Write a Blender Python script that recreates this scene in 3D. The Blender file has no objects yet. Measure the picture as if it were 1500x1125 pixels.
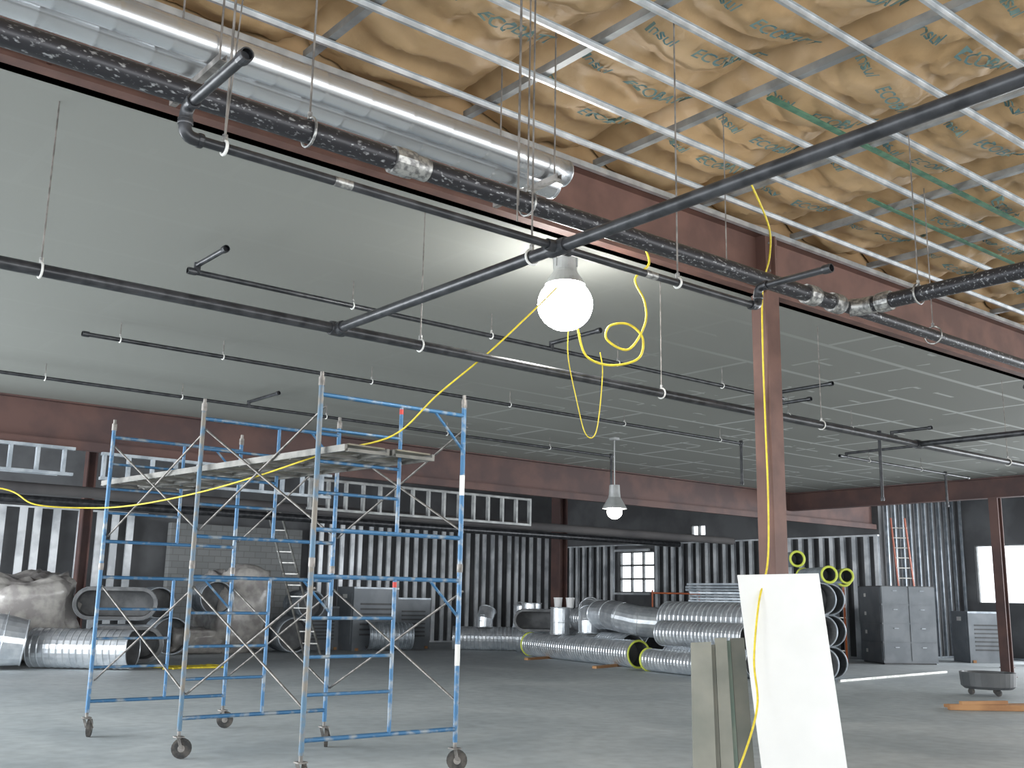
import bpy, math, random
from mathutils import Vector as V, Matrix, noise
random.seed(7)
ZOOM=None
# ------------------------------------------------------------------ materials
MATS={}
def mat(name,c1,c2=None,scale=4,rough=.5,metal=0,bump=0,lo=.4,hi=.6,detail=4,bscale=None,emit=None,es=0,stretch=None,spec=.5,alpha=None):
    m=bpy.data.materials.new(name);m.use_nodes=True;nt=m.node_tree;N=nt.nodes;L=nt.links
    b=N["Principled BSDF"];b.inputs["Roughness"].default_value=rough;b.inputs["Metallic"].default_value=metal
    b.inputs["Specular IOR Level"].default_value=spec
    b.inputs["Base Color"].default_value=(*c1,1)
    tc=N.new("ShaderNodeTexCoord");mp=N.new("ShaderNodeMapping");L.new(tc.outputs["Object"],mp.inputs[0])
    if stretch: mp.inputs["Scale"].default_value=stretch
    if c2:
        n=N.new("ShaderNodeTexNoise");n.inputs["Scale"].default_value=scale;n.inputs["Detail"].default_value=detail;L.new(mp.outputs[0],n.inputs[0])
        r=N.new("ShaderNodeValToRGB");r.color_ramp.elements[0].position=lo;r.color_ramp.elements[1].position=hi
        r.color_ramp.elements[0].color=(*c1,1);r.color_ramp.elements[1].color=(*c2,1)
        L.new(n.outputs[0],r.inputs[0]);L.new(r.outputs[0],b.inputs["Base Color"])
    if bump:
        n2=N.new("ShaderNodeTexNoise");n2.inputs["Scale"].default_value=bscale or scale*3;n2.inputs["Detail"].default_value=5;L.new(mp.outputs[0],n2.inputs[0])
        bp=N.new("ShaderNodeBump");bp.inputs["Strength"].default_value=bump;bp.inputs["Distance"].default_value=.02
        L.new(n2.outputs[0],bp.inputs["Height"]);L.new(bp.outputs[0],b.inputs["Normal"])
    if emit: b.inputs["Emission Color"].default_value=(*emit,1);b.inputs["Emission Strength"].default_value=es
    if alpha: b.inputs["Alpha"].default_value=alpha
    MATS[name]=m;return m
galv=mat("galvanized",(.80,.83,.86),(.62,.66,.70),5,.3,.7)
galvs=mat("galvanized_smooth",(.72,.73,.74),(.56,.58,.60),1.2,.27,.85,.05,stretch=(.15,1,1),bscale=4)
galvd=mat("galvanized_dull",(.45,.49,.53),(.30,.34,.38),5,.42,.6,.1)
stud=mat("stud_steel",(.88,.91,.94),(.52,.55,.58),1.3,.4,.3)
furr=mat("furring_steel",(.66,.69,.71),(.48,.51,.53),5,.35,.6)
joistm=mat("joist_grey",(.36,.37,.37),(.25,.26,.26),5,.5,.4)
blk=mat("black_pipe",(.028,.030,.034),(.06,.062,.068),9,.32,.3)
main=mat("scuffed_pipe",(.035,.035,.04),(.36,.37,.38),55,.35,.4,lo=.58,hi=.70,detail=6,stretch=(.5,1,1))
grv=mat("galvanized_fitting",(.5,.5,.48),(.2,.2,.2),30,.4,.7)
wht=mat("white_band",(.75,.75,.72),rough=.5)
rust=mat("primer_rust",(.125,.065,.052),(.175,.09,.07),2.5,.6,.1,.1)
rustd=mat("primer_dark",(.085,.05,.048),(.13,.07,.06),1.5,.65,.1)
blue=mat("blue_scaffold_paint",(.05,.16,.31),(.28,.32,.35),9,.4,.2,lo=.50,hi=.66)
tan=mat("worn_scaffold_paint",(.22,.20,.17),(.10,.19,.28),7,.5,.2,lo=.42,hi=.6)
red=mat("red_paint",(.55,.05,.04),rough=.5)
steel=mat("brace_steel",(.16,.15,.14),(.30,.28,.26),12,.5,.5)
cord=mat("yellow_cord",(.85,.68,.05),(.7,.55,.05),20,.5)
whiteb=mat("white_board",(.90,.91,.90),(.84,.85,.84),1.2,.5)
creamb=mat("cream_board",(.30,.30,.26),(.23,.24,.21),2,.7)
creamd=mat("cream_board_dark",(.20,.20,.17),(.15,.16,.14),2,.7)  # darker board colour for some of the sheets
greenb=mat("green_board",(.14,.20,.17),(.20,.24,.20),2,.7)
greens=mat("green_channel",(.05,.14,.09),(.10,.22,.14),10,.6)
rubber=mat("rubber",(.03,.03,.03),(.10,.09,.08),10,.7)
dark=mat("dark_sheathing",(.10,.102,.108),(.15,.155,.162),.8,.8)  # wall colour lifted to imitate distant haze
darkb=mat("dark_deck",(.06,.057,.06),(.09,.085,.085),.8,.9)
outerw=mat("plain_wall",(.5,.5,.5),(.55,.55,.55),1,.8)
cab=mat("cabinet_grey",(.17,.19,.21),(.21,.23,.25),2,.45,.2)
cabd=mat("cabinet_dark",(.07,.075,.08),(.10,.105,.11),2,.5)
orange=mat("orange_fiberglass",(.60,.16,.05),(.45,.12,.05),5,.5)
lred=mat("ladder_red",(.35,.10,.06),rough=.5)
alum=mat("aluminium",(.5,.5,.48),(.34,.34,.32),8,.35,.8)
dull=mat("plank_metal",(.20,.195,.18),(.13,.13,.12),6,.5,.5)
plank=mat("plank_wood",(.22,.20,.15),(.15,.135,.105),3,.7,stretch=(1,.1,1),bump=.1)
timber=mat("timber",(.50,.27,.12),(.36,.18,.08),3,.7,stretch=(.2,1,1))
plastic=mat("plastic_wrap",(.50,.48,.45),(.34,.32,.31),4,.2,0,.5,bscale=5)
yring=mat("yellow_green_band",(.65,.72,.10),rough=.5)
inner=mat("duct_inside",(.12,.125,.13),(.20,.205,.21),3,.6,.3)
paper=mat("paper_label",(.7,.7,.68),rough=.8)
pail=mat("pail_white",(.8,.8,.8),rough=.4)
bulb=mat("lamp_bulb",(1,1,1),emit=(1,.99,.96),es=45)
bulb2=mat("lamp_bulb_small",(1,1,1),emit=(1,.95,.85),es=20)
lamph=mat("lamp_housing",(.45,.46,.46),(.35,.36,.36),4,.4,.4)
ink=mat("blue_ink",(.10,.19,.20),(.17,.25,.22),8,.8)
kraft=mat("kraft_paper",(.60,.41,.225),(.44,.285,.14),2.2,.55,0,.6,lo=.35,hi=.7,detail=8,bscale=7)
def concrete():
    m=bpy.data.materials.new("concrete_floor");m.use_nodes=True;nt=m.node_tree;N=nt.nodes;L=nt.links;b=N["Principled BSDF"]
    tc=N.new("ShaderNodeTexCoord")
    a=N.new("ShaderNodeTexNoise");a.inputs["Scale"].default_value=.35;a.inputs["Detail"].default_value=8;a.inputs["Roughness"].default_value=.62;a.inputs["Distortion"].default_value=.8
    c=N.new("ShaderNodeTexNoise");c.inputs["Scale"].default_value=5;c.inputs["Detail"].default_value=7
    L.new(tc.outputs["Object"],a.inputs[0]);L.new(tc.outputs["Object"],c.inputs[0])
    r=N.new("ShaderNodeValToRGB");e=r.color_ramp.elements;e[0].position=.30;e[0].color=(.46,.51,.535,1);e[1].position=.70;e[1].color=(.70,.74,.75,1)
    L.new(a.outputs[0],r.inputs[0])
    r2=N.new("ShaderNodeValToRGB");r2.color_ramp.elements[0].position=.3;r2.color_ramp.elements[0].color=(.82,.82,.82,1);r2.color_ramp.elements[1].position=.65
    L.new(c.outputs[0],r2.inputs[0])
    mx=N.new("ShaderNodeMix");mx.data_type='RGBA';mx.blend_type='MULTIPLY';mx.inputs[0].default_value=1
    L.new(r.outputs[0],mx.inputs[6]);L.new(r2.outputs[0],mx.inputs[7]);L.new(mx.outputs[2],b.inputs["Base Color"])
    mr=N.new("ShaderNodeMapRange");mr.inputs[3].default_value=.35;mr.inputs[4].default_value=.75;L.new(a.outputs[0],mr.inputs[0]);L.new(mr.outputs[0],b.inputs["Roughness"])
    return m
conc=concrete()
def drywall():
    m=bpy.data.materials.new("drywall_ceiling");m.use_nodes=True;nt=m.node_tree;N=nt.nodes;L=nt.links;b=N["Principled BSDF"];b.inputs["Roughness"].default_value=.8
    tc=N.new("ShaderNodeTexCoord")
    br=N.new("ShaderNodeTexBrick");br.inputs["Scale"].default_value=1;br.inputs["Brick Width"].default_value=3.66;br.inputs["Row Height"].default_value=1.22
    br.inputs["Mortar Size"].default_value=.045;br.inputs["Mortar Smooth"].default_value=.3;br.inputs["Bias"].default_value=0
    br.inputs["Color1"].default_value=(0,0,0,1);br.inputs["Color2"].default_value=(0,0,0,1);br.inputs["Mortar"].default_value=(1,1,1,1)
    L.new(tc.outputs["Object"],br.inputs[0])
    b2=N.new("ShaderNodeTexBrick");b2.inputs["Scale"].default_value=1;b2.offset=0;b2.inputs["Brick Width"].default_value=.61;b2.inputs["Row Height"].default_value=.61
    b2.inputs["Mortar Size"].default_value=.03;b2.inputs["Color1"].default_value=(0,0,0,1);b2.inputs["Color2"].default_value=(0,0,0,1);b2.inputs["Mortar"].default_value=(1,1,1,1)
    L.new(tc.outputs["Object"],b2.inputs[0])
    nz=N.new("ShaderNodeTexNoise");nz.inputs["Scale"].default_value=1.3;nz.inputs["Detail"].default_value=2;L.new(tc.outputs["Object"],nz.inputs[0])
    st=N.new("ShaderNodeMath");st.operation='GREATER_THAN';st.inputs[1].default_value=.60;L.new(nz.outputs[0],st.inputs[0])
    mu=N.new("ShaderNodeMath");mu.operation='MULTIPLY';L.new(b2.outputs[0],mu.inputs[0]);L.new(st.outputs[0],mu.inputs[1])
    mxm=N.new("ShaderNodeMath");mxm.operation='MAXIMUM';L.new(br.outputs[0],mxm.inputs[0]);L.new(mu.outputs[0],mxm.inputs[1])
    sp=N.new("ShaderNodeSeparateXYZ");L.new(tc.outputs["Object"],sp.inputs[0])
    mr=N.new("ShaderNodeMapRange");mr.inputs[1].default_value=9;mr.inputs[2].default_value=15;mr.inputs[3].default_value=.012;mr.inputs[4].default_value=.6;L.new(sp.outputs[0],mr.inputs[0])
    m2=N.new("ShaderNodeMath");m2.operation='MULTIPLY';L.new(mxm.outputs[0],m2.inputs[0]);L.new(mr.outputs[0],m2.inputs[1])
    big=N.new("ShaderNodeTexNoise");big.inputs["Scale"].default_value=.25;L.new(tc.outputs["Object"],big.inputs[0])
    rr=N.new("ShaderNodeValToRGB");rr.color_ramp.elements[0].color=(.25,.255,.235,1);rr.color_ramp.elements[1].color=(.29,.295,.27,1);L.new(big.outputs[0],rr.inputs[0])
    mx=N.new("ShaderNodeMix");mx.data_type='RGBA';L.new(m2.outputs[0],mx.inputs[0]);L.new(rr.outputs[0],mx.inputs[6]);mx.inputs[7].default_value=(.75,.77,.75,1)
    L.new(mx.outputs[2],b.inputs["Base Color"]);return m
dry=drywall()
def cmum():
    m=bpy.data.materials.new("concrete_block");m.use_nodes=True;nt=m.node_tree;N=nt.nodes;L=nt.links;b=N["Principled BSDF"];b.inputs["Roughness"].default_value=.9
    tc=N.new("ShaderNodeTexCoord");mp=N.new("ShaderNodeMapping");mp.inputs["Rotation"].default_value=(math.pi/2,0,0);L.new(tc.outputs["Object"],mp.inputs[0])
    br=N.new("ShaderNodeTexBrick");br.inputs["Scale"].default_value=1;br.inputs["Brick Width"].default_value=.4;br.inputs["Row Height"].default_value=.2;br.inputs["Mortar Size"].default_value=.012
    br.inputs["Color1"].default_value=(.23,.24,.24,1);br.inputs["Color2"].default_value=(.27,.28,.28,1);br.inputs["Mortar"].default_value=(.19,.19,.19,1)
    L.new(mp.outputs[0],br.inputs[0]);L.new(br.outputs[0],b.inputs["Base Color"]);return m
cmu=cmum()
# ------------------------------------------------------------------ mesh builder
def frame(d):
    d=d.normalized();a=V((0,0,1)) if abs(d.z)<.9 else V((1,0,0))
    s=d.cross(a).normalized();return s,s.cross(d).normalized()
class G:
    def __init__(s): s.v=[];s.f=[];s.mi=[];s.sm=[];s.m=[]
    def k(s,m):
        if m not in s.m: s.m.append(m)
        return s.m.index(m)
    def add(s,vs,fs,m,smooth=False):
        o=len(s.v);s.v+=[tuple(x) for x in vs];k=s.k(m)
        for f in fs: s.f.append([i+o for i in f]);s.mi.append(k);s.sm.append(smooth)
        return s
    def box(s,c,sz,m,rz=0,rot=None):
        R=rot if rot else Matrix.Rotation(rz,3,'Z');c=V(c);h=[x/2 for x in sz]
        vs=[c+R@V((x*h[0],y*h[1],z*h[2])) for x in(-1,1) for y in(-1,1) for z in(-1,1)]
        return s.add(vs,[(0,1,3,2),(4,6,7,5),(0,4,5,1),(2,3,7,6),(0,2,6,4),(1,5,7,3)],m)
    def bar(s,p0,p1,w,h,m,off=(0,0)):
        p0=V(p0);p1=V(p1);a,b=frame(p1-p0)
        vs=[]
        for p in(p0,p1):
            for x,y in((-1,-1),(1,-1),(1,1),(-1,1)): vs.append(p+a*(x*w/2+off[0])+b*(y*h/2+off[1]))
        return s.add(vs,[(3,2,1,0),(4,5,6,7),(0,1,5,4),(1,2,6,5),(2,3,7,6),(3,0,4,7)],m)
    def prof(s,p0,p1,pts,m):
        p0=V(p0);p1=V(p1);a,b=frame(p1-p0);n=len(pts)
        vs=[p+a*x+b*y for p in(p0,p1) for x,y in pts]
        fs=[(i,(i+1)%n,n+(i+1)%n,n+i) for i in range(n)]+[tuple(range(n))[::-1],tuple(range(n,2*n))]
        return s.add(vs,fs,m)
    def ibeam(s,p0,p1,w,h,m,tf=.025,tw=.015):
        W,H,t=w/2,h/2,tw/2
        return s.prof(p0,p1,[(-W,-H),(W,-H),(W,-H+tf),(t,-H+tf),(t,H-tf),(W,H-tf),(W,H),(-W,H),(-W,H-tf),(-t,H-tf),(-t,-H+tf),(-W,-H+tf)],m)
    def sweep(s,pts,r,m,seg=10,cap=True,smooth=True,flat=False):
        pts=[V(p) for p in pts];n=len(pts);rs=r if isinstance(r,(list,tuple)) else [r]*n
        vs=[];t=(pts[1]-pts[0]).normalized();a,_=frame(t)
        for i in range(n):
            tn=(pts[min(i+1,n-1)]-pts[max(i-1,0)]).normalized()
            a=(a-tn*a.dot(tn)).normalized();b=tn.cross(a)
            for j in range(seg):
                q=2*math.pi*j/seg;vs.append(pts[i]+(a*math.cos(q)+b*math.sin(q))*rs[i])
        fs=[(i*seg+j,i*seg+(j+1)%seg,(i+1)*seg+(j+1)%seg,(i+1)*seg+j) for i in range(n-1) for j in range(seg)]
        s.add(vs,fs,m,smooth)
        if cap: s.add(vs[:seg],[tuple(range(seg))[::-1]],m);s.add(vs[-seg:],[tuple(range(seg))],m)
        return s
    def tube(s,p0,p1,r,m,seg=12): return s.sweep([p0,p1],r,m,seg)
    def lathe(s,o,ax,prof,m,seg=24,smooth=False):
        o=V(o);ax=V(ax).normalized();a,b=frame(ax);vs=[]
        for t,r in prof:
            for j in range(seg):
                q=2*math.pi*j/seg;vs.append(o+ax*t+(a*math.cos(q)+b*math.sin(q))*r)
        fs=[(i*seg+j,i*seg+(j+1)%seg,(i+1)*seg+(j+1)%seg,(i+1)*seg+j) for i in range(len(prof)-1) for j in range(seg)]
        return s.add(vs,fs,m,smooth)
    def ring(s,c,ax,R,r,m,seg=20,k=6):
        ax=V(ax).normalized();a,b=frame(ax);c=V(c)
        vs=[];
        for i in range(seg):
            q=2*math.pi*i/seg;d=a*math.cos(q)+b*math.sin(q)
            for j in range(k):
                w=2*math.pi*j/k;vs.append(c+d*(R+r*math.cos(w))+ax*r*math.sin(w))
        fs=[(i*k+j,((i+1)%seg)*k+j,((i+1)%seg)*k+(j+1)%k,i*k+(j+1)%k) for i in range(seg) for j in range(k)]
        return s.add(vs,fs,m,True)
    def sphere(s,c,r,m,sz=1):
        return s.lathe(V(c)-V((0,0,r*sz)),(0,0,1),[(r*sz*(1-math.cos(math.pi*i/14)),max(1e-4,r*math.sin(math.pi*i/14))) for i in range(15)],m,24,True)
    def build(s,name):
        me=bpy.data.meshes.new(name)
        me.from_pydata(s.v,[],s.f)
        for m in s.m: me.materials.append(m)
        me.polygons.foreach_set("material_index",s.mi);me.polygons.foreach_set("use_smooth",s.sm);me.update()
        o=bpy.data.objects.new(name,me);bpy.context.collection.objects.link(o);return o
def catmull(P,n=8):
    P=[V(p) for p in P];P=[P[0]]+P+[P[-1]];o=[]
    for i in range(1,len(P)-2):
        a,b,c,d=P[i-1:i+3]
        for k in range(n):
            t=k/n;o.append(.5*((2*b)+(c-a)*t+(2*a-5*b+4*c-d)*t*t+(3*b-a-3*c+d)*t**3))
    o.append(P[-2]);return o
# ------------------------------------------------------------------ shell
CZ=4.76
G().box((13.5,12.5,-.1),(44,43,.2),conc).build("floor")
G().box((11.0,12.42,CZ+.06),(28.6,11.76,.12),dry).build("ceiling_drywall")
G().box((13.5,12.5,6.1),(44,43,.2),darkb).build("ceiling")
g=G();g.box((11,33.1,3),(38,.2,6),dark);g.build("wall_back")
def wall_x(name,x,y0,y1,z1,holes,m):
    g=G();ys=sorted(set([y0,y1]+[h[0] for h in holes]+[h[1] for h in holes]))
    for a,b in zip(ys[:-1],ys[1:]):
        hs=sorted([(h[2],h[3]) for h in holes if h[0]<=a+1e-6 and h[1]>=b-1e-6]);z=0
        for p,q in hs:
            if p>z: g.box((x,(a+b)/2,(z+p)/2),(.2,b-a,p-z),m)
            z=q
        if z<z1: g.box((x,(a+b)/2,(z+z1)/2),(.2,b-a,z1-z),m)
    return g.build(name)
wall_x("wall_right",34.5,-9,18.2,6,[(15.8,17.6,1.75,3.65),(-8,14.8,.1,4.9)],dark)
wall_x("wall_side",29.75,18.2,33,6,[(27.75,29.6,1.95,3.5),(25.2,25.9,4.0,4.4)],dark)
G().box((32.2,18.3,3),(4.7,.2,6),dark).build("wall_return")
wall_x("wall_left",-5,-9,33,6,[(-7,11,.1,4.6),(12,31,.1,4.6)],outerw)
g=G()
for x in(-4.9,0,8.6,17.2,25.8,34.4): g.box((x,-8.9,2.6),(.5,.3,5.2),outerw)
g.box((14.7,-8.9,5.0),(39.6,.3,2),outerw);g.build("wall_front")
def win(name,x,y0,y1,z0,z1,ny,nz):
    g=G()
    for i in range(ny+1):
        y=y0+(y1-y0)*i/ny;g.box((x,y,(z0+z1)/2),(.1,.07,z1-z0),joistm)
    for i in range(nz+1):
        z=z0+(z1-z0)*i/nz;g.box((x,(y0+y1)/2,z),(.1,y1-y0,.07),joistm)
    return g.build(name)
win("window_1",34.5,15.8,17.6,1.75,3.65,2,1)
win("window_2",29.75,27.75,29.6,1.95,3.5,3,3)
win("window_3",29.75,25.2,25.9,4.0,4.4,2,1)
win("window_4",34.5,-8,14.8,.1,4.9,8,2)
# ------------------------------------------------------------------ structural steel
g=G();g.ibeam((-4,6.53,5.085),(34,6.53,5.085),.2,.65,rust)
for x in(1.5,8.67,16,23): g.box((x,6.42,5.085),(.02,.14,.58),rust)
g.build("steel_beam")
g=G();g.box((8.67,6.5,2.7),(.2,.2,5.4),rust);g.box((8.67,6.5,.01),(.4,.4,.02),rust)
for z in (4.85,5.0,5.15,5.3):
    for dx in(-.05,.05): g.lathe((8.67+dx,6.4,z),(0,-1,0),[(0,.014),(.015,.014),(.015,.0001)],steel,8)
g.build("steel_column")
g=G();g.ibeam((-4,18.4,4.42),(29.6,18.4,4.42),.3,.68,rustd)
g.box((12.8,18.3,4.02),(33.6,.12,.14),rustd);g.build("steel_girder")
g=G();g.ibeam((25.4,-2,4.5),(25.4,18.4,4.5),.25,.5,rustd);g.build("steel_beam.001")
for i,(x,y,s,h) in enumerate([(23.8,26.6,1.35,6.0),(8.7,28.2,.9,6.0),(25.4,12.4,.75,4.25)]):
    g=G();g.ibeam((x,y,0),(x,y,h),.3*s,.28*s,rustd,.03,.02);g.box((x,y,.012),(.42*s,.42*s,.024),rustd);g.build("steel_column.%03d"%(i+1))
g=G();g.box((29.5,14.4,3.0),(.16,.16,6.0),rustd);g.box((29.5,14.4,.01),(.3,.3,.02),rustd);g.build("steel_column.004")
# ------------------------------------------------------------------ insulation
JX=[3.21+1.455*k-1.455*4 for k in range(24)]
FY=[6.05-.6*k for k in range(15)]
def hins(x,y):
    ph=((x-JX[0])/1.455)%1.0
    bul=math.sin(math.pi*ph)**.6
    pf=((y-6.05)/.6)%1.0
    bul2=abs(math.sin(math.pi*pf))**.7
    cell=math.floor((x-JX[0])/1.455)
    n=noise.noise(V((x*1.1,y*1.4,3)))*.10
    w=abs(noise.noise(V((x*2.6+noise.noise(V((x,y,8)))*2,y*3.4,cell*3.7))))
    w2=abs(noise.noise(V((x*6.0+y*2.,y*5.5-x*1.5,cell*1.7+5))))
    z=5.70-.12*bul-.07*bul2*bul+n*.8-.09*(1-w*2.2)*bul*.6+ .045*w2
    seam=min(ph,1-ph)
    if seam<.06: z+= .06*(1-seam/.06)
    return max(5.475,z)
nx,ny=430,190;x0,x1,y0,y1=-1.0,27.,-2.2,6.50
vs=[];fs=[]
for j in range(ny+1):
    y=y0+(y1-y0)*j/ny
    for i in range(nx+1):
        x=x0+(x1-x0)*(i/nx)**1.25
        vs.append((x,y,hins(x,y)))
for j in range(ny):
    for i in range(nx):
        a=j*(nx+1)+i;fs.append((a,a+nx+1,a+nx+2,a+1))
def gridz(X,Y):
    i=int(nx*max(0,min(1,(X-x0)/(x1-x0)))**.8);j=int(ny*(Y-y0)/(y1-y0));z=9
    for jj in(j,j+1):
        for ii in(i,i+1):
            if 0<=ii<=nx and 0<=jj<=ny: z=min(z,vs[jj*(nx+1)+ii][2])
    return z
g=G();g.add(vs,fs,kraft,True)
g.box((15,6.56,5.7),(38,.06,.56),kraft)
def textmesh(body,size):
    c=bpy.data.curves.new("t","FONT");c.body=body;c.size=size;c.resolution_u=3;c.align_x='CENTER';c.align_y='CENTER';c.offset=.002
    o=bpy.data.objects.new("t",c);bpy.context.collection.objects.link(o);bpy.context.view_layer.update()
    me=bpy.data.meshes.new_from_object(o.evaluated_get(bpy.context.evaluated_depsgraph_get()))
    r=([v.co.copy() for v in me.vertices],[tuple(p.vertices) for p in me.polygons])
    bpy.data.objects.remove(o);bpy.data.curves.remove(c);bpy.data.meshes.remove(me);return r
TM=[textmesh("ECOBATT",.16),textmesh("Insul",.14)]
for ci in range(1,22):
    for k in range(12):
        yy=6.05-k*.6-.3+random.uniform(-.06,.06);xx=JX[0]+1.455*(ci+.5)
        if yy<-1.5 or xx>24: continue
        ang=random.uniform(-.25,.25)
        for t,dx in((TM[0],.25),(TM[1],-.42)):
            if random.random()<.12: continue
            vs2=[]
            for p in t[0]:
                q=V((p.x+dx,p.y,0));q.rotate(Matrix.Rotation(ang,3,'Z'));X=xx+q.x;Y=yy-q.y
                vs2.append((X,Y,gridz(X,Y)-.02))
            g.add(vs2,[f[::-1] for f in t[1]],ink)
g.build("ceiling_insulation")
g=G()
for x in JX:
    if x>27: continue
    g.prof((x,-4,5.46),(x,6.4,5.46),[(-.03,-.03),(.03,-.03),(.03,.03),(.024,.03),(.024,-.02),(-.024,-.02),(-.024,.03),(-.03,.03)],joistm)
g.build("ceiling_joist_set")
g=G()
for y in FY:
    g.prof((-2,y,5.40),(27,y,5.40),[(-.036,.014),(-.019,.014),(-.012,-.018),(.012,-.018),(.019,.014),(.036,.014),(.036,.017),(.016,.017),(.010,-.014),(-.010,-.014),(-.016,.017),(-.036,.017)],furr)
g.box((12.5,6.38,5.40),(29,.05,.05),furr);g.build("furring_channel_set")
g=G();g.bar((6.2,4.55,5.43),(10.5,4.55,5.43),.05,.02,greens);g.bar((8.6,5.2,5.43),(11.5,5.2,5.43),.04,.02,greens);g.build("green_strapping")
# ------------------------------------------------------------------ pipes
def rod(g,x,y,z0,z1,R,ax=(1,0,0)):
    g.tube((x,y,z0+R),(x,y,z1),.006,steel,6)
    g.ring((x,y,z0),ax,R+.008,.008,wht if R<.05 else grv,16,6)
    g.tube((x,y,z0+R),(x,y,z0+R+.04),.014,grv,8)
def coupling(g,p,ax,r,m=None,w=.05):
    p=V(p);ax=V(ax).normalized();g.lathe(p-ax*w,ax,[(0,r),(0,r*1.25),(w*.5,r*1.32),(w*1.5,r*1.32),(w*2,r*1.25),(w*2,r)],m or blk,14,False)
def elbow(g,p,a,b,r,m=None):
    p=V(p);a=V(a).normalized();b=V(b).normalized();R=r*2.2
    pts=[p-a*R*(1-t)**2+b*R*t**2 for t in [i/6 for i in range(7)]]
    g.sweep([p-a*R*1.3]+pts+[p+b*R*1.3],r*1.25,m or blk,12)
    coupling(g,p-a*R*1.4,a,r*1.1,m,r*.5);coupling(g,p+b*R*1.4,b,r*1.1,m,r*.5)
BY,BZ,BR=4.8,4.06,.064
g=G();g.tube((-3,BY,BZ),(7.45,BY,BZ),BR,main,16);g.tube((7.45,BY,BZ),(14,BY,BZ),BR*.8,main,14)
for x in(3.05,7.0,7.35): coupling(g,(x,BY,BZ),(1,0,0),BR,grv,.07)
g.tube((3.0,BY,BZ),(3.22,BY,BZ),BR*1.12,grv,14)
g.sweep([(7.55,BY,BZ),(7.6,BY-.08,BZ),(7.6,BY-.2,BZ)],BR*1.15,grv,14)
g.tube((7.6,BY-.1,BZ),(7.6,-1,BZ),BR,main,16);coupling(g,(7.6,BY-.3,BZ),(0,1,0),BR,grv,.06)
for x in(2.45,4.0,8.9,12): rod(g,x,BY,BZ,5.5,BR+.01)
for x in (0.4,): rod(g,x,BY,BZ,5.5,BR+.01)
for y in(4.2,1.8): rod(g,7.6,y,BZ,5.5,BR+.01,(0,1,0))
g.build("fire_main_pipe")
AY,AZ=6.85,3.6
g=G();g.tube((-3,AY,AZ),(22,AY,AZ),.042,blk,14)
for x in(1.68,4.6,7.45,10.1,14.5,18.5): rod(g,x,AY,AZ,CZ,.042)
coupling(g,(1.25,AY,AZ),(1,0,0),.042,red,.05)
CX=3.83
g.tube((CX,AY,AZ),(CX,-1,AZ),.038,blk,14);coupling(g,(CX,AY,AZ),(1,0,0),.043,blk,.06)
coupling(g,(CX,AY-.06,AZ),(0,1,0),.038,blk,.04)
rod(g,CX,4.05+.5,AZ,5.5,.038,(0,1,0))
g.tube((12.15,AY,AZ),(12.15,0,AZ),.036,blk,12);coupling(g,(12.15,AY,AZ),(1,0,0),.043,blk,.06)
DY=4.31
g.tube((1.62,DY,AZ),(5.64,DY,AZ),.024,blk,12)
coupling(g,(CX,DY,AZ),(0,1,0),.038,blk,.07);coupling(g,(CX,DY,AZ),(1,0,0),.028,blk,.09)
for x,yt in((1.59,3.72),(5.67,3.75)):
    elbow(g,(x,DY,AZ),((-1,0,0) if x<3 else (1,0,0)),(0,0,1),.024)
    g.tube((x,DY,AZ+.05),(x,DY,AZ+.13),.024,blk,10)
    elbow(g,(x,DY,AZ+.14),(0,0,1),(0,-1,0),.024)
    g.tube((x,DY-.04,AZ+.14),(x,yt,AZ+.14),.024,blk,10);coupling(g,(x,yt,AZ+.14),(0,1,0),.024,blk,.03)
for x in(1.78,4.85): rod(g,x,DY,AZ,5.5,.024)
g.tube((1.78,DY,AZ+.05),(1.86,DY-.02,5.5),.004,steel,5)
for x in(2.35,4.55): g.tube((x,DY,AZ),(x+.10,DY,AZ),.0252,grv,10)
g.tube((9.62,DY,AZ),(12.1,DY,AZ),.024,blk,12);coupling(g,(9.62,DY,AZ),(1,0,0),.024,blk,.03)
g.build("sprinkler_pipe")
def row(y,x0,x1,z,arms,drops,rods,r=.026,name="sprinkler_pipe"):
    g=G();g.tube((x0,y,z),(x1,y,z),r,blk,10)
    coupling(g,(x0,y,z),(1,0,0),r,blk,.04);coupling(g,(x1,y,z),(1,0,0),r,blk,.04)
    for x,dy in arms:
        g.tube((x,y,z+.07),(x,y+dy,z+.07),r,blk,10);g.tube((x,y,z-.02),(x,y,z+.09),r*1.2,blk,10);coupling(g,(x,y+dy,z+.07),(0,1,0),r,blk,.03)
    for x,dz in drops: g.tube((x,y,z),(x,y,z-dz),r,blk,10);coupling(g,(x,y,z),(0,0,1),r*1.1,blk,.05);coupling(g,(x,y,z-dz),(0,0,1),r,blk,.03)
    for x in rods: rod(g,x,y,z,CZ,r)
    return g.build(name)
row(9.0,3.5,12.3,4.5,[(3.55,-.6),(7.9,-.8),(12.2,-.9)],[],[5.2,7,9,11],name="sprinkler_pipe.001")
row(12.35,3.6,15.6,4.55,[],[(15.6,.75)],[4.0,5.3,7.5,10,12.5,15],name="sprinkler_pipe.002")
row(15.4,3.0,15.2,4.55,[(7.1,-1.0)],[(15.2,.75)],[4,6,8.5,11,13.5],name="sprinkler_pipe.003")
row(9.6,12.6,16.3,4.45,[(12.7,-.8),(16.2,-.7)],[(15.8,1.1)],[13.3,15],name="sprinkler_pipe.004")
row(11.8,18,23,4.5,[(18.2,-3)],[(22,.7)],[19,21],name="sprinkler_pipe.005")
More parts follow.
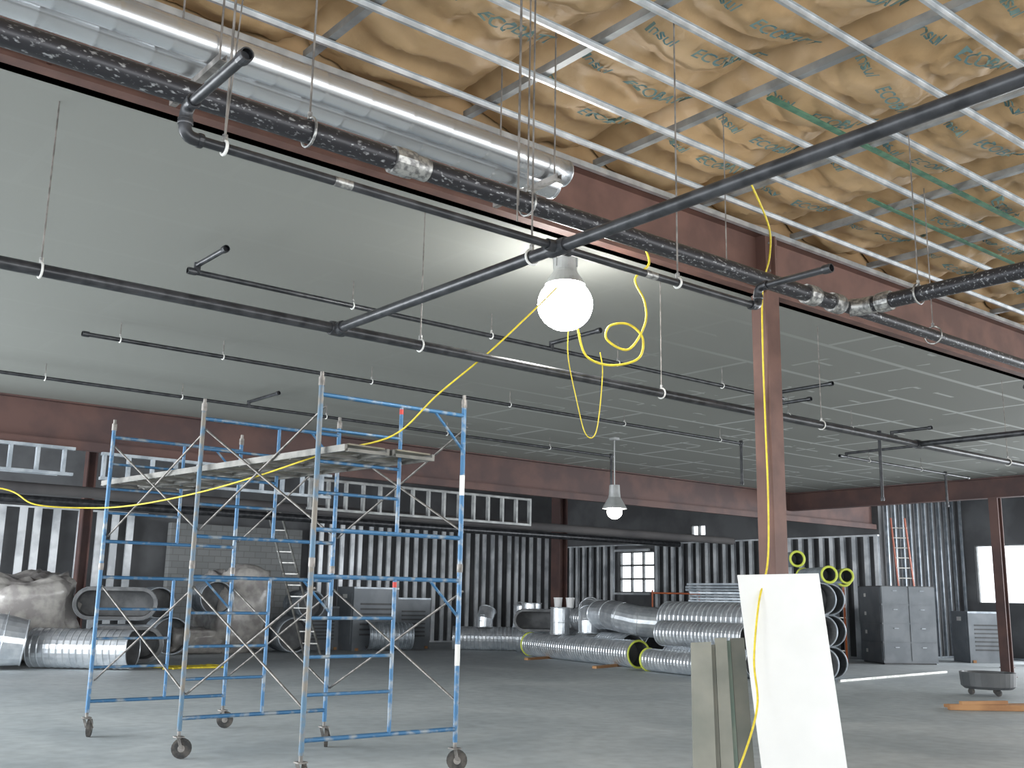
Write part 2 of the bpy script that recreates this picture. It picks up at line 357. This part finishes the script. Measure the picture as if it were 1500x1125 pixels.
# spiral supply ducts up high
g=G()
for y,z,xe in((5.44,4.58,4.76),(5.12,4.53,4.60)):
    pr=[(0,.092)]
    t=0;L=xe+3
    while t<L-.25: pr+=[(t,.092),(t+.26,.092),(t+.265,.094),(t+.275,.094),(t+.28,.092)];t+=.3
    pr+=[(L,.092),(L,.086),(L-.6,.086),(L-.6,.0001)]
    g.lathe((-3,y,z),(1,0,0),pr,galvs,32,True)
    g.ring((xe,y,z),(1,0,0),.092,.005,galvs,28,6)
for x in(4.4,2.0,-.3):
    g.prof((x,4.95,4.40),(x,5.65,4.40),[(-.02,-.02),(.02,-.02),(.02,.02),(.015,.02),(.015,-.015),(-.015,-.015),(-.015,.02),(-.02,.02)],steel)
    for y in(5.0,5.6): g.tube((x,y,4.38),(x,y,5.5),.006,steel,6)
g.build("spiral_duct")
g=G()
for x,y,z in((3.55,4.35,3.7),(3.72,4.55,3.9),(6.2,5.0,4.2),(9.3,4.0,4.1)): g.tube((x,y,z),(x,y,5.55),.005,steel,6)
g.build("hanger_rod_set")
# ------------------------------------------------------------------ lamps
def lamp(name,x,y,z,r,top,bm,shade=False):
    g=G();g.tube((x,y,z+r*2.0),(x,y,top),.012,lamph,8)
    g.box((x,y,top-.03),(.14,.14,.05),lamph)
    g.lathe((x,y,z+r*.72),(0,0,1),[(0,r*.72),(r*.2,r*.62),(r*.45,r*.45),(r*.55,r*.42),(r*1.3,r*.40),(r*1.4,r*.3),(r*1.4,.001)],lamph,24,False)
    for k in range(6):
        q=k*math.pi/3;g.box((x+math.cos(q)*r*.42,y+math.sin(q)*r*.42,z+r*1.7),(.02,.008,r*.7),lamph,rz=q)
    g.sphere((x,y,z),r*.98,bm,.95)
    if shade: g.lathe((x,y,z+.06),(0,0,1),[(0,.24),(.02,.235),(.22,.12),(.3,.11),(.46,.1),(.46,.001)],lamph,24)
    return g.build(name)
lamp("high_bay_lamp",6.20,6.88,4.26,.26,CZ,bulb)
lamp("high_bay_lamp.001",14.4,14.5,3.30,.15,CZ,bulb2,True)
rr=V((.776,-.63,0));LC=V((6.17,6.72,4.26))
def off(L): return [LC+rr*(a*1.06)+V((0,0,b*1.06)) for a,b in L]
g=G();g.sweep(catmull([(5.95,6.7,4.34),(5.45,6.95,3.75),(5.15,7.35,3.35),(5.05,7.9,3.03),(4.8,8.6,2.92),(4.5,9.4,2.74),(4.3,10.4,2.62),(4.1,11.6,2.55),(3.93,12.6,2.56),(3.4,12.9,2.58),(3.1,13.2,2.76),(2.2,13.6,2.8)]),.009,cord,6)
g.sweep(catmull(off([(.03,-.25),(.1,-.48),(.3,-.56),(.54,-.5),(.58,-.32),(.46,-.2),(.3,-.22),(.28,-.34),(.46,-.42),(.6,-.2),(.6,0),(.52,.2),(.64,.34),(.6,.5)])),.011,cord,6)
g.sweep(catmull(off([(-.05,-.22),(-.05,-.5),(.02,-.85),(.1,-1.15),(.19,-1.12),(.24,-.65),(.22,-.45)])),.005,cord,6)
g.build("extension_cord")
g=G();g.sweep(catmull([(7.3,5.6,5.38),(8.1,6.0,5.25),(8.5,6.3,5.1),(8.53,6.42,4.8),(8.5,6.42,4.2),(8.53,6.44,3.4),(8.51,6.42,2.6),(8.47,6.42,2.0),(8.2,6.33,1.62),(8.0,6.25,1.1),(7.86,6.12,.7),(7.62,6.12,.25),(7.5,6.2,.012),(7.1,6.2,.012)]),.010,cord,6)
g.build("extension_cord.001")
# ------------------------------------------------------------------ leaning boards
def slab(name,BL,BR,TR,TL,t,m,m2=None):
    BL,BR,TR,TL=map(V,(BL,BR,TR,TL));n=(BR-BL).cross(TL-BL).normalized()*t
    a=[BL,BR,TR,TL];b=[p-n for p in a]
    g=G();g.add(a+b,[(0,1,2,3),(7,6,5,4),(0,4,5,1),(1,5,6,2),(2,6,7,3),(3,7,4,0)],m);return g.build(name)
slab("white_panel",(7.93,6.12,0),(8.52,5.64,0),(8.74,6.03,1.90),(8.13,6.52,1.87),.02,whiteb)
BLb=V((7.46,6.53,0));BRb=V((7.92,6.17,0));TRb=V((8.22,6.50,1.26));TLb=V((7.80,6.83,1.23))
sd=V((.63,.776,0))
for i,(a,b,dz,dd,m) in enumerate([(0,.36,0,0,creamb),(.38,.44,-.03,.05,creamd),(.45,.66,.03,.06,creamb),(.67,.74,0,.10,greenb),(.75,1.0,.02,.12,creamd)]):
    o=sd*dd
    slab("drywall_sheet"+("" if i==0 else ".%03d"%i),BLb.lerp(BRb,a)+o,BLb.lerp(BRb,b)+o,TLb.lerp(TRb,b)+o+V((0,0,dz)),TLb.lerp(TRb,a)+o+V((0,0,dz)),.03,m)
# ------------------------------------------------------------------ scaffold
g=G()
U=V((1,-.0,0)).normalized();VV=V((-.11,1,0))
W=1.62;base=V((4.54,8.34,0));bay=2.08
def P(i,t,z): return base+VV*(bay*i)+U*(W*t)+V((0,0,z))
for i in range(3):
    for tier in range(2):
        z0=.27+tier*1.63;z1=z0+1.6
        for t,m in((0,tan if i!=2 else blue),(1,blue)):
            g.tube(P(i,t,z0),P(i,t,z1),.024,m,12);g.tube(P(i,t,z1-.02),P(i,t,z1+.06),.030,steel,12)
        zt=z0+1.5;zb=z0+(.12 if tier==0 else .28)
        g.tube(P(i,0,zt),P(i,1,zt),.021,blue,10);g.tube(P(i,0,zb),P(i,1,zb),.021,blue,10)
        g.tube(P(i,.54,zb),P(i,.54,zt),.019,blue,10)
        if i==0: g.tube(P(i,.54,zt-.08),P(i,.54,zt-.03),.0205,red,10);g.tube(P(i,1,z0+.7),P(i,1,z0+.9),.0255,wht,12)
        for k in (.27,.5,.74): 
            zz=zb+(zt-zb)*k;g.tube(P(i,0,zz),P(i,.54,zz),.016,blue,8)
        g.tube(P(i,1,zt-.35),P(i,.78,zt),.014,blue,8)
    for t in(0,1):
        g.tube(P(i,t,3.44),P(i,t,3.61),.019,steel,8)
        c=P(i,t,.1);g.tube(P(i,t,.2),P(i,t,.34),.018,steel,8)
        c=c+V((.05,.03,0))
        ax=V((.5,.86,0)) if (i+t)%2 else V((.86,-.5,0))
        g.lathe(c-ax*.022,ax,[(0,.0001),(0,.07),(.004,.098),(.04,.098),(.044,.07),(.044,.0001)],rubber,20)
        g.lathe(c-ax*.028,ax,[(0,.0001),(0,.035),(.056,.035),(.056,.0001)],steel,12)
        for sg in(-1,1): g.bar(c+ax*(.032*sg),P(i,t,.215)+ax*(.032*sg),.035,.005,steel)
        g.box(P(i,t,.215),(.09,.09,.012),steel)
for i in range(2):
    for t in(0,1):
        for tier in range(2):
            a=.27+tier*1.62+.35;b=a+1.05
            g.tube(P(i,t,a)+U*.03,P(i+1,t,b)+U*.03,.011,steel,6);g.tube(P(i,t,b)+U*.045,P(i+1,t,a)+U*.045,.011,steel,6)
g.build("scaffold_tower")
g=G()
for k in range(2):
    o=V((4.58+.06+k*.5,8.02,2.89+.0))
    a=o;b=o+V((-.5,4.9,.0))
    for s in(0,.44):
        g.bar(a+V((s,0,0)),b+V((s,0,0)),.03,.06,dull)
    g.bar(a+V((.22,0,.03)),b+V((.22,0,.03)),.40,.015,plank)
    for q in range(12):
        p=a+(b-a)*(q/11);g.box(p+V((.22,0,-.02)),(.42,.04,.03),dull)
g.build("scaffold_plank")
# ------------------------------------------------------------------ stud walls
def studrow(g,p0,p1,z0,z1,sp,m,depth=.09,w=.045,skip=None,jit=0):
    p0=V(p0);p1=V(p1);d=(p1-p0);L=d.length;d.normalize();n=V((-d.y,d.x,0))
    if n.y>0 or (abs(n.y)<.1 and n.x>0): n=-n
    k=int(L/sp);rz=math.atan2(d.y,d.x)
    for i in range(k+1):
        t=min(L,i*sp+random.uniform(-jit,jit));
        if skip and skip(t): continue
        c=p0+d*t;R=Matrix.Rotation(rz,3,'Z')
        zz=(z0+z1)/2;h=z1-z0
        g.box((c.x,c.y,zz),(.006,depth,h),m,rot=R)
        for s in(-1,1):
            cc=c+d*(w/2)+n*(s*depth/2);g.box((cc.x,cc.y,zz),(w,.006,h),m,rot=R)
    for z in(z0,z1):
        c=(p0+p1)/2;g.box((c.x,c.y,z),(L+.05,depth+.01,.05),m,rot=Matrix.Rotation(rz,3,'Z'))
g=G();studrow(g,(17.6,32.6,0),(29.4,32.6,0),0.03,4.12,.4,stud,w=.14,jit=.05);g.build("stud_wall")
g=G();studrow(g,(29.4,32.6,0),(29.4,18.1,0),0.03,3.75,.4,stud,w=.14,jit=.03,skip=lambda t:3.1<t<4.8);
for z in(1.9,3.55): g.box((29.4,28.7,z),(.1,1.9,.08),stud)
g.build("stud_wall.001")
g=G();studrow(g,(7,32.6,0),(11.9,32.6,0),0.03,4.0,.55,stud,w=.2,jit=.1);g.build("stud_wall.002")
g=G();studrow(g,(34.2,14.9,0),(34.2,18,0),0.03,5.3,.5,galvd,w=.06,skip=lambda t:.9<t<2.6);g.build("stud_wall.003")
g=G();studrow(g,(29.9,18.1,0),(34.2,18.1,0),0.03,5.3,.45,galvd,w=.06);g.build("stud_wall.004")
G().box((15,32.7,1.9),(4.6,.3,3.8),cmu).build("wall_block")
g=G();studrow(g,(-2,18.2,0),(5.3,18.2,0),3.52,3.95,.42,galvd,w=.05);g.box((1.6,18.26,3.5),(7,.02,.03),galvd);g.build("soffit_frame")
g=G();studrow(g,(5.8,18.2,0),(10.2,18.2,0),3.5,3.92,.42,galvd,w=.05);g.build("soffit_frame.001")
g=G();studrow(g,(10.3,19.2,0),(16.2,19.2,0),3.35,3.95,.42,joistm,w=.05);g.build("soffit_frame.002")
g=G();g.tube((-2,19.4,3.35),(24,19.4,3.35),.10,darkb,12);g.tube((2,25,3.6),(28,25,3.6),.1,blk,10);g.build("overhead_duct")
# ------------------------------------------------------------------ duct stock
def spiral(name,p0,p1,r,m=galv,ends=yring,rib=.12,e0=None):
    p0=V(p0);p1=V(p1);ax=(p1-p0);L=ax.length;ax.normalize();g=G()
    pr=[(0,r*.95),(0,r)];t=.03
    while t<L-rib:
        pr+=[(t,r),(t+rib*.35,r),(t+rib*.5,r*1.035),(t+rib*.65,r)];t+=rib
    pr+=[(L,r),(L,r*.95)]
    g.lathe(p0,ax,pr,m,28,False)
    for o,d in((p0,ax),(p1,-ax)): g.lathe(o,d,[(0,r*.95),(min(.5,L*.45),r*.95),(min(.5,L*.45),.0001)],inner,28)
    if ends: 
        g.ring(p0,ax,r,.028,ends,28,6);g.ring(p1,ax,r,.028,ends,28,6)
    else:
        g.ring(p0,ax,r,.014,m,28,6);g.ring(p1,ax,r,.014,m,28,6)
    return g.build(name)
def gored(name,pts,r,m=galv,smooth=False):
    pts=[V(p) for p in pts];g=G();g.sweep(pts,r,m,26,False,smooth)
    for p,t in((pts[0],(pts[0]-pts[1]).normalized()),(pts[-1],(pts[-1]-pts[-2]).normalized())):
        rad=r if not isinstance(r,(list,tuple)) else (r[0] if p==pts[0] else r[-1])
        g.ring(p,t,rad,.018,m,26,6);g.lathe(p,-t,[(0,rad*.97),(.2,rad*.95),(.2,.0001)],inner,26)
    for p0,p1 in zip(pts[1:-1],pts[2:]):
        g.ring(p0,(p1-p0),r if not isinstance(r,(list,tuple)) else r[1],.008,m,26,5)
    return g.build(name)
def oval(name,c,w,h,L,d,m=galv):
    c=V(c);d=V(d).normalized();s=d.cross(V((0,0,1))).normalized();u=V((0,0,1));g=G()
    def loop(k,off):
        o=[];n=12
        for i in range(n+1):
            q=-math.pi/2+math.pi*i/n;o.append(c+d*off+s*((w-h)/2+math.cos(q)*h/2*k)+u*(math.sin(q)*h/2*k))
        for i in range(n+1):
            q=math.pi/2+math.pi*i/n;o.append(c+d*off+s*(-(w-h)/2+math.cos(q)*h/2*k)+u*(math.sin(q)*h/2*k))
        return o
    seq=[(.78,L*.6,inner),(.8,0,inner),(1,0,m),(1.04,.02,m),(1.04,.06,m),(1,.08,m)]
    t=.08
    while t<L-.2: seq+=[(1,t,m),(1,t+.1,m),(1.04,t+.13,m),(1,t+.16,m)];t+=.16
    seq+=[(1,L,m),(.01,L,m)]
    Ls=[loop(k,o) for k,o,_ in seq];n=len(Ls[0])
    for i in range(len(seq)-1):
        g.add(Ls[i]+Ls[i+1],[(j,(j+1)%n,n+(j+1)%n,n+j) for j in range(n)],seq[i][2] if i else inner)
    g.add(Ls[0],[tuple(range(n))],inner)
    return g.build(name)
k=[0]
def nm(b):
    k[0]+=1;return "%s.%03d"%(b,k[0])
S="spiral_duct"
spiral(nm(S),(20.3,23.9,.34),(19.2,18.5,.34),.32)
spiral(nm(S),(21.2,24.3,.40),(20.1,19.6,.40),.38,ends=None)
spiral(nm(S),(22.1,24.2,.40),(21.0,19.6,.40),.38,ends=None)
spiral(nm(S),(21.6,23.2,1.08),(20.7,19.2,1.08),.34,ends=None)
spiral(nm(S),(20.2,27.6,.38),(21.9,26.2,.38),.36,ends=None)
spiral(nm(S),(21.2,25.6,.40),(21.9,24.9,.40),.38,ends=None)
spiral(nm(S),(22.3,26.6,.42),(23.2,25.5,.42),.40,ends=None)
spiral(nm(S),(18.7,17.7,.27),(18.2,14.9,.27),.25)
spiral(nm(S),(19.4,17.6,.33),(19.0,14.8,.33),.31,ends=None)
spiral(nm(S),(19.1,17.6,.88),(18.8,14.8,.88),.29,ends=None)
spiral(nm(S),(20.0,18.2,1.20),(19.7,15.1,1.20),.42,ends=None,rib=.16)
spiral(nm(S),(20.5,18.2,.4),(20.1,15.2,.4),.38,ends=None)
gored(nm("duct_elbow"),[(20.3,21.0,1.25),(19.95,20.2,1.25),(19.75,19.6,1.2),(19.8,19.1,1.12),(20.2,18.6,1.08)],.38)
gored(nm("duct_elbow"),[(20.15,21.3,.75),(20.15,21.3,1.05),(20.2,21.35,1.25),(20.35,21.5,1.38),(20.7,21.8,1.42)],.28)
gored(nm("duct_tee"),[(20.0,22.3,.68),(20.0,22.3,1.0),(20.0,22.3,1.4)],.27)
gored(nm("duct_collar"),[(21.3,25.4,.78),(21.3,25.4,1.0),(21.3,25.4,1.42)],[.36,.34,.34])
gored(nm("duct_collar"),[(20.9,26.9,.74),(20.9,26.9,.95),(21.1,27.0,1.25)],.27)
gored(nm("duct_collar"),[(22.3,26.6,.84),(22.3,26.6,1.05),(22.3,26.5,1.45)],.3)
gored(nm("duct_collar"),[(20.9,24.6,.82),(20.9,24.6,1.1),(20.9,24.6,1.5)],.3)
oval(nm("oval_duct"),(20.3,23.6,1.02),1.4,.62,1.2,(.63,.776,0))
for j in range(3):
    for i in range(2): spiral(nm(S),(19.6+i*.75,13.5+i*.3,.37+j*.68),(20.9+i*.75,15.4,.37+j*.68),.34,ends=None,rib=.1,m=galvd)
for (x,y,z,r) in((20.1,13.6,2.26,.17),(20.6,13.5,2.24,.15),(19.8,14.2,2.6,.16),(21.1,13.9,2.22,.18)):
    spiral(nm(S),(x,y,z),(x+.9,y+1.3,z),r,m=galvd)
g=G()
for i in range(9): g.box((21.2+random.uniform(-.06,.06),16.9+random.uniform(-.1,.1),1.5+i*.07),(1.4,2.3,.05),galvd,rz=.1*random.uniform(-1,1))
g.box((21.2,16.9,.72),(1.3,2.2,1.44),cabd);g.build("sheet_metal_stack")
g=G()
for x,y in((18.9,19.2),(19.6,22.6)): g.box((x,y,.03),(1.6,.12,.06),timber,rz=.3)
g.build("timber_dunnage")
for i,(x,y,z) in enumerate([(20.1,22.5,1.55),(20.2,22.1,1.55)]):
    g=G();g.lathe((x,y,z-.15),(0,0,1),[(0,.0001),(0,.10),(.25,.12),(.25,.13),(.28,.13),(.28,.0001)],pail,18);g.build("bucket"+("" if i==0 else ".%03d"%i))
# left group
gored(nm("duct_elbow"),[(4.6,25.4,.62),(4.9,24.6,.62),(5.3,24.0,.62),(5.9,23.7,.60),(6.3,23.6,.55)],[.58,.58,.58,.52,.46])
spiral(nm(S),(6.6,24.0,.43),(8.2,22.6,.43),.40,m=galv,ends=None,rib=.14)
oval(nm("oval_duct"),(8.6,24.3,.45),1.7,.8,1.5,(.3,.95,0))
oval(nm("oval_duct"),(8.4,24.5,1.35),1.8,.72,1.4,(.35,.93,0))
def blob(name,c,s,m,f=1.5):
    g=G();n=44;q=28;vs=[]
    for i in range(q+1):
        a=math.pi*i/q
        for j in range(n):
            b=2*math.pi*j/n;d=V((math.sin(a)*math.cos(b),math.sin(a)*math.sin(b),math.cos(a)))
            e=V([math.copysign(abs(t)**.6,t) for t in d]);w=1+.30*noise.noise(d*f+V(c))+.16*abs(noise.noise(d*4.5+V(c)))+.08*noise.noise(d*9+V(c))
            p=V((e.x*s[0]*w,e.y*s[1]*w,e.z*s[2]*w))+V(c);p.z=max(p.z,c[2]-s[2]);vs.append(p)
    g.add(vs,[(i*n+j,(i+1)*n+j,(i+1)*n+(j+1)%n,i*n+(j+1)%n) for i in range(q) for j in range(n)],m,True);return g.build(name)
blob("plastic_wrapped_bundle",(6.6,25.6,1.0),(1.1,.8,1.0),plastic)
blob("plastic_wrapped_bundle.001",(13.2,28.6,1.15),(.9,.8,1.15),plastic)
blob("plastic_wrapped_bundle.002",(11.9,28.4,.35),(.8,.5,.35),plastic)
for j,(x,z,r) in enumerate([(11.0,.5,.48),(12.2,1.5,.45),(14.6,.5,.48),(15.1,1.35,.4),(10.6,1.35,.4)]):
    spiral(nm(S),(x,27.6,z),(x+.35,29.2,z),r,ends=None,m=galvd)
def unit(name,x,y,w,d,h,z0=0,m=cab,rz=0):
    g=G();g.box((x,y,z0+h/2),(w,d,h),m,rz)
    R=Matrix.Rotation(rz,3,'Z')
    def L(px,py,pz): return V((x,y,z0))+R@V((px,py,pz))
    for i in range(7): g.box(L(-w*.0,-d/2-.006,h*(.25+i*.08)),(w*.7,.012,h*.03),cabd,rz)
    g.box(L(0,-d/2-.01,h-.03),(w+.02,.02,.05),galvd,rz);g.box(L(-w/2-.01,0,h*.5),(.02,d*.8,h*.8),m,rz)
    g.box(L(-w/2-.022,0,h*.85),(.008,.25,.12),paper,rz)
    for s in(-1,1): g.box(L(s*w*.4,0,-.0+.04),(.1,d+.06,.08),timber,rz)
    return g.build(name)
unit("air_handler_unit",17.6,28.6,1.6,1.0,1.9)
unit("air_handler_unit.001",19.4,29.2,1.3,1.0,1.6)
unit("air_handler_unit.002",16.2,29.4,1.2,1.0,1.3)
spiral(nm(S),(18.5,27.5,.45),(17.2,27.9,.45),.40,ends=None,m=galvd)
def cabinet(name,x,y,w,d,h,rz):
    g=G();R=Matrix.Rotation(rz,3,'Z')
    def L(px,py,pz): return V((x,y,0))+R@V((px,py,pz))
    g.box(L(0,0,h/2+.04),(w,d,h),cab,rz);g.box(L(0,0,.02),(w*.95,d*.95,.04),cabd,rz)
    for i in range(4):
        z=.08+h*(i+.5)/4
        for s in(-.25,.25): g.box(L(s*w,-d/2-.01,z),(w*.47,.02,h/4-.04),cab,rz);g.box(L(s*w,-d/2-.03,z+h*.06),(.12,.03,.02),galvd,rz)
    for i in range(4): g.box(L(-w/2-.01,0,.08+h*(i+.5)/4),(.02,d*.92,h/4-.05),cab,rz);g.box(L(-w/2-.022,d*.2,.08+h*(i+.5)/4),(.01,.12,.1),paper,rz)
    g.box(L(0,0,h+.06),(w+.03,d+.03,.04),cabd,rz);return g.build(name)
cabinet("metal_cabinet",28.5,17.05,1.6,1.5,2.1,-.6)
cabinet("metal_cabinet.001",27.6,19.1,.9,.8,1.5,-.4)
def ladder(name,b0,b1,h,lean,w,m,step=.3):
    b0=V(b0);d=V(b1).normalized();g=G();t=V(lean)
    L=b0-d*w/2;R=b0+d*w/2;top=V((0,0,h))+t
    for s,o in((L,d*.04),(R,-d*.04)): g.bar(s,s+top+o,.03,.07,m)
    n=int(h/step)
    for i in range(1,n): 
        f=i/n;g.bar(L+top*f,R+top*f,.03,.03,alum)
    return g.build(name)
ladder("extension_ladder",(27.2,18.2,0),(.6,-.78,0),2.5,(.5,.3,0),.45,orange)
ladder("extension_ladder.001",(29.9,17.35,0),(.7,-.7,0),4.3,(.1,.4,0),.5,lred)
ladder("extension_ladder.002",(14.5,26.3,0),(.8,-.6,0),4.1,(-.3,2.3,0),.45,alum)
g=G()
for x,y in((26.2,24.6),(27.4,23.6)): g.tube((x,y,0),(x,y,2.0),.03,orange,8)
for z in(.6,1.2,1.9): g.tube((26.2,24.6,z),(27.4,23.6,z),.03,orange,8)
g.build("guard_rail")
g=G()
for (x,y) in((31.6,14.2),(32.6,12.6),(32.2,14.6),(33.2,13.0)): g.box((x,y,.9),(.06,.06,1.8),cabd)
for z in(.3,.9,1.5): g.bar((31.9,14.4,z),(32.9,12.8,z),.7,.04,galvd)
for i in range(9):
    t=random.random();g.box((31.9+t*1.0,14.4-t*1.6,random.choice([.3,.9])+.22),(.4,.3,.4),random.choice([cab,cabd,paper,galvd]),rz=random.random())
g.build("storage_rack")
unit("air_handler_unit.003",31.6,16.2,1.2,1.0,1.5,rz=-.6)
g=G();g.bar((16.4,9.0,.05),(17.9,7.8,.05),.09,.09,timber);g.bar((16.6,9.15,.045),(18.4,8.3,.045),.12,.05,timber);g.bar((16.5,8.85,.12),(17.3,8.5,.12),.07,.05,timber);g.build("timber_offcut_pile")
g=G();g.bar((20.0,13.4,.03),(25.5,14.0,.03),.06,.05,alum);g.build("metal_track")
g=G();g.lathe((19.9,10.1,.12),(0,0,1),[(0,.0001),(0,.42),(.05,.48),(.3,.5),(.3,.46),(.06,.42),(.06,.0001)],cabd,28)
for q in range(3): g.lathe((19.9+.3*math.cos(q*2.1),10.1+.3*math.sin(q*2.1),.06),(1,0,0),[(-.02,.0001),(-.02,.06),(.02,.06),(.02,.0001)],rubber,12)
g.build("round_dolly")
g=G();
for i in range(8):
    q=[(9.6+random.uniform(-.8,.8),23.0+random.uniform(-.5,.5),.02) for _ in range(5)];g.sweep(catmull(q),.02,cord,5)
g.build("extension_cord.002")
# ------------------------------------------------------------------ light
w=bpy.data.worlds.new("world");bpy.context.scene.world=w;w.use_nodes=True
bg=w.node_tree.nodes["Background"];bg.inputs[0].default_value=(.90,.95,1,1);bg.inputs[1].default_value=2.5
def area(name,loc,rot,sx,sy,rad,col=(.93,.97,1)):
    l=bpy.data.lights.new(name,'AREA');l.shape='RECTANGLE';l.size=sx;l.size_y=sy;l.energy=rad*math.pi*sx*sy;l.color=col
    o=bpy.data.objects.new(name,l);o.location=loc;o.rotation_euler=rot;bpy.context.collection.objects.link(o)
H=math.pi/2
area("daylight_right",(34.2,3.4,2.5),(0,H,0),4.6,22.4,10)
area("fill_left",(-4.8,2,2.4),(0,-H,0),4.4,17.5,1.8)  # added area lamp out of view, brightens the left side
area("fill_left_rear",(-4.8,21.5,2.4),(0,-H,0),4.4,18.5,11)  # added fill lamp, unseen, lifts the dim rear of the room
area("daylight_front",(14.8,-8.6,2.1),(H,0,0),38,3.8,3.4,(1,.98,.95))
# ------------------------------------------------------------------ camera
f=1530.;pitch,roll,yaw=.2035,.01823,.88854
fh=V((math.cos(yaw),math.sin(yaw),0));r=V((math.sin(yaw),-math.cos(yaw),0))
fw=fh*math.cos(pitch)+V((0,0,math.sin(pitch)));u=r.cross(fw)
r,u=r*math.cos(roll)+u*math.sin(roll),u*math.cos(roll)-r*math.sin(roll)
M=Matrix((( r.x,u.x,-fw.x,0),(r.y,u.y,-fw.y,0),(r.z,u.z,-fw.z,1.6),(0,0,0,1)))
cd=bpy.data.cameras.new("camera");cd.sensor_width=36;cd.lens=f/1500*36;cd.clip_end=200
cam=bpy.data.objects.new("camera",cd);cam.matrix_world=M;bpy.context.collection.objects.link(cam);bpy.context.scene.camera=cam
bpy.context.scene.view_settings.view_transform='Standard'
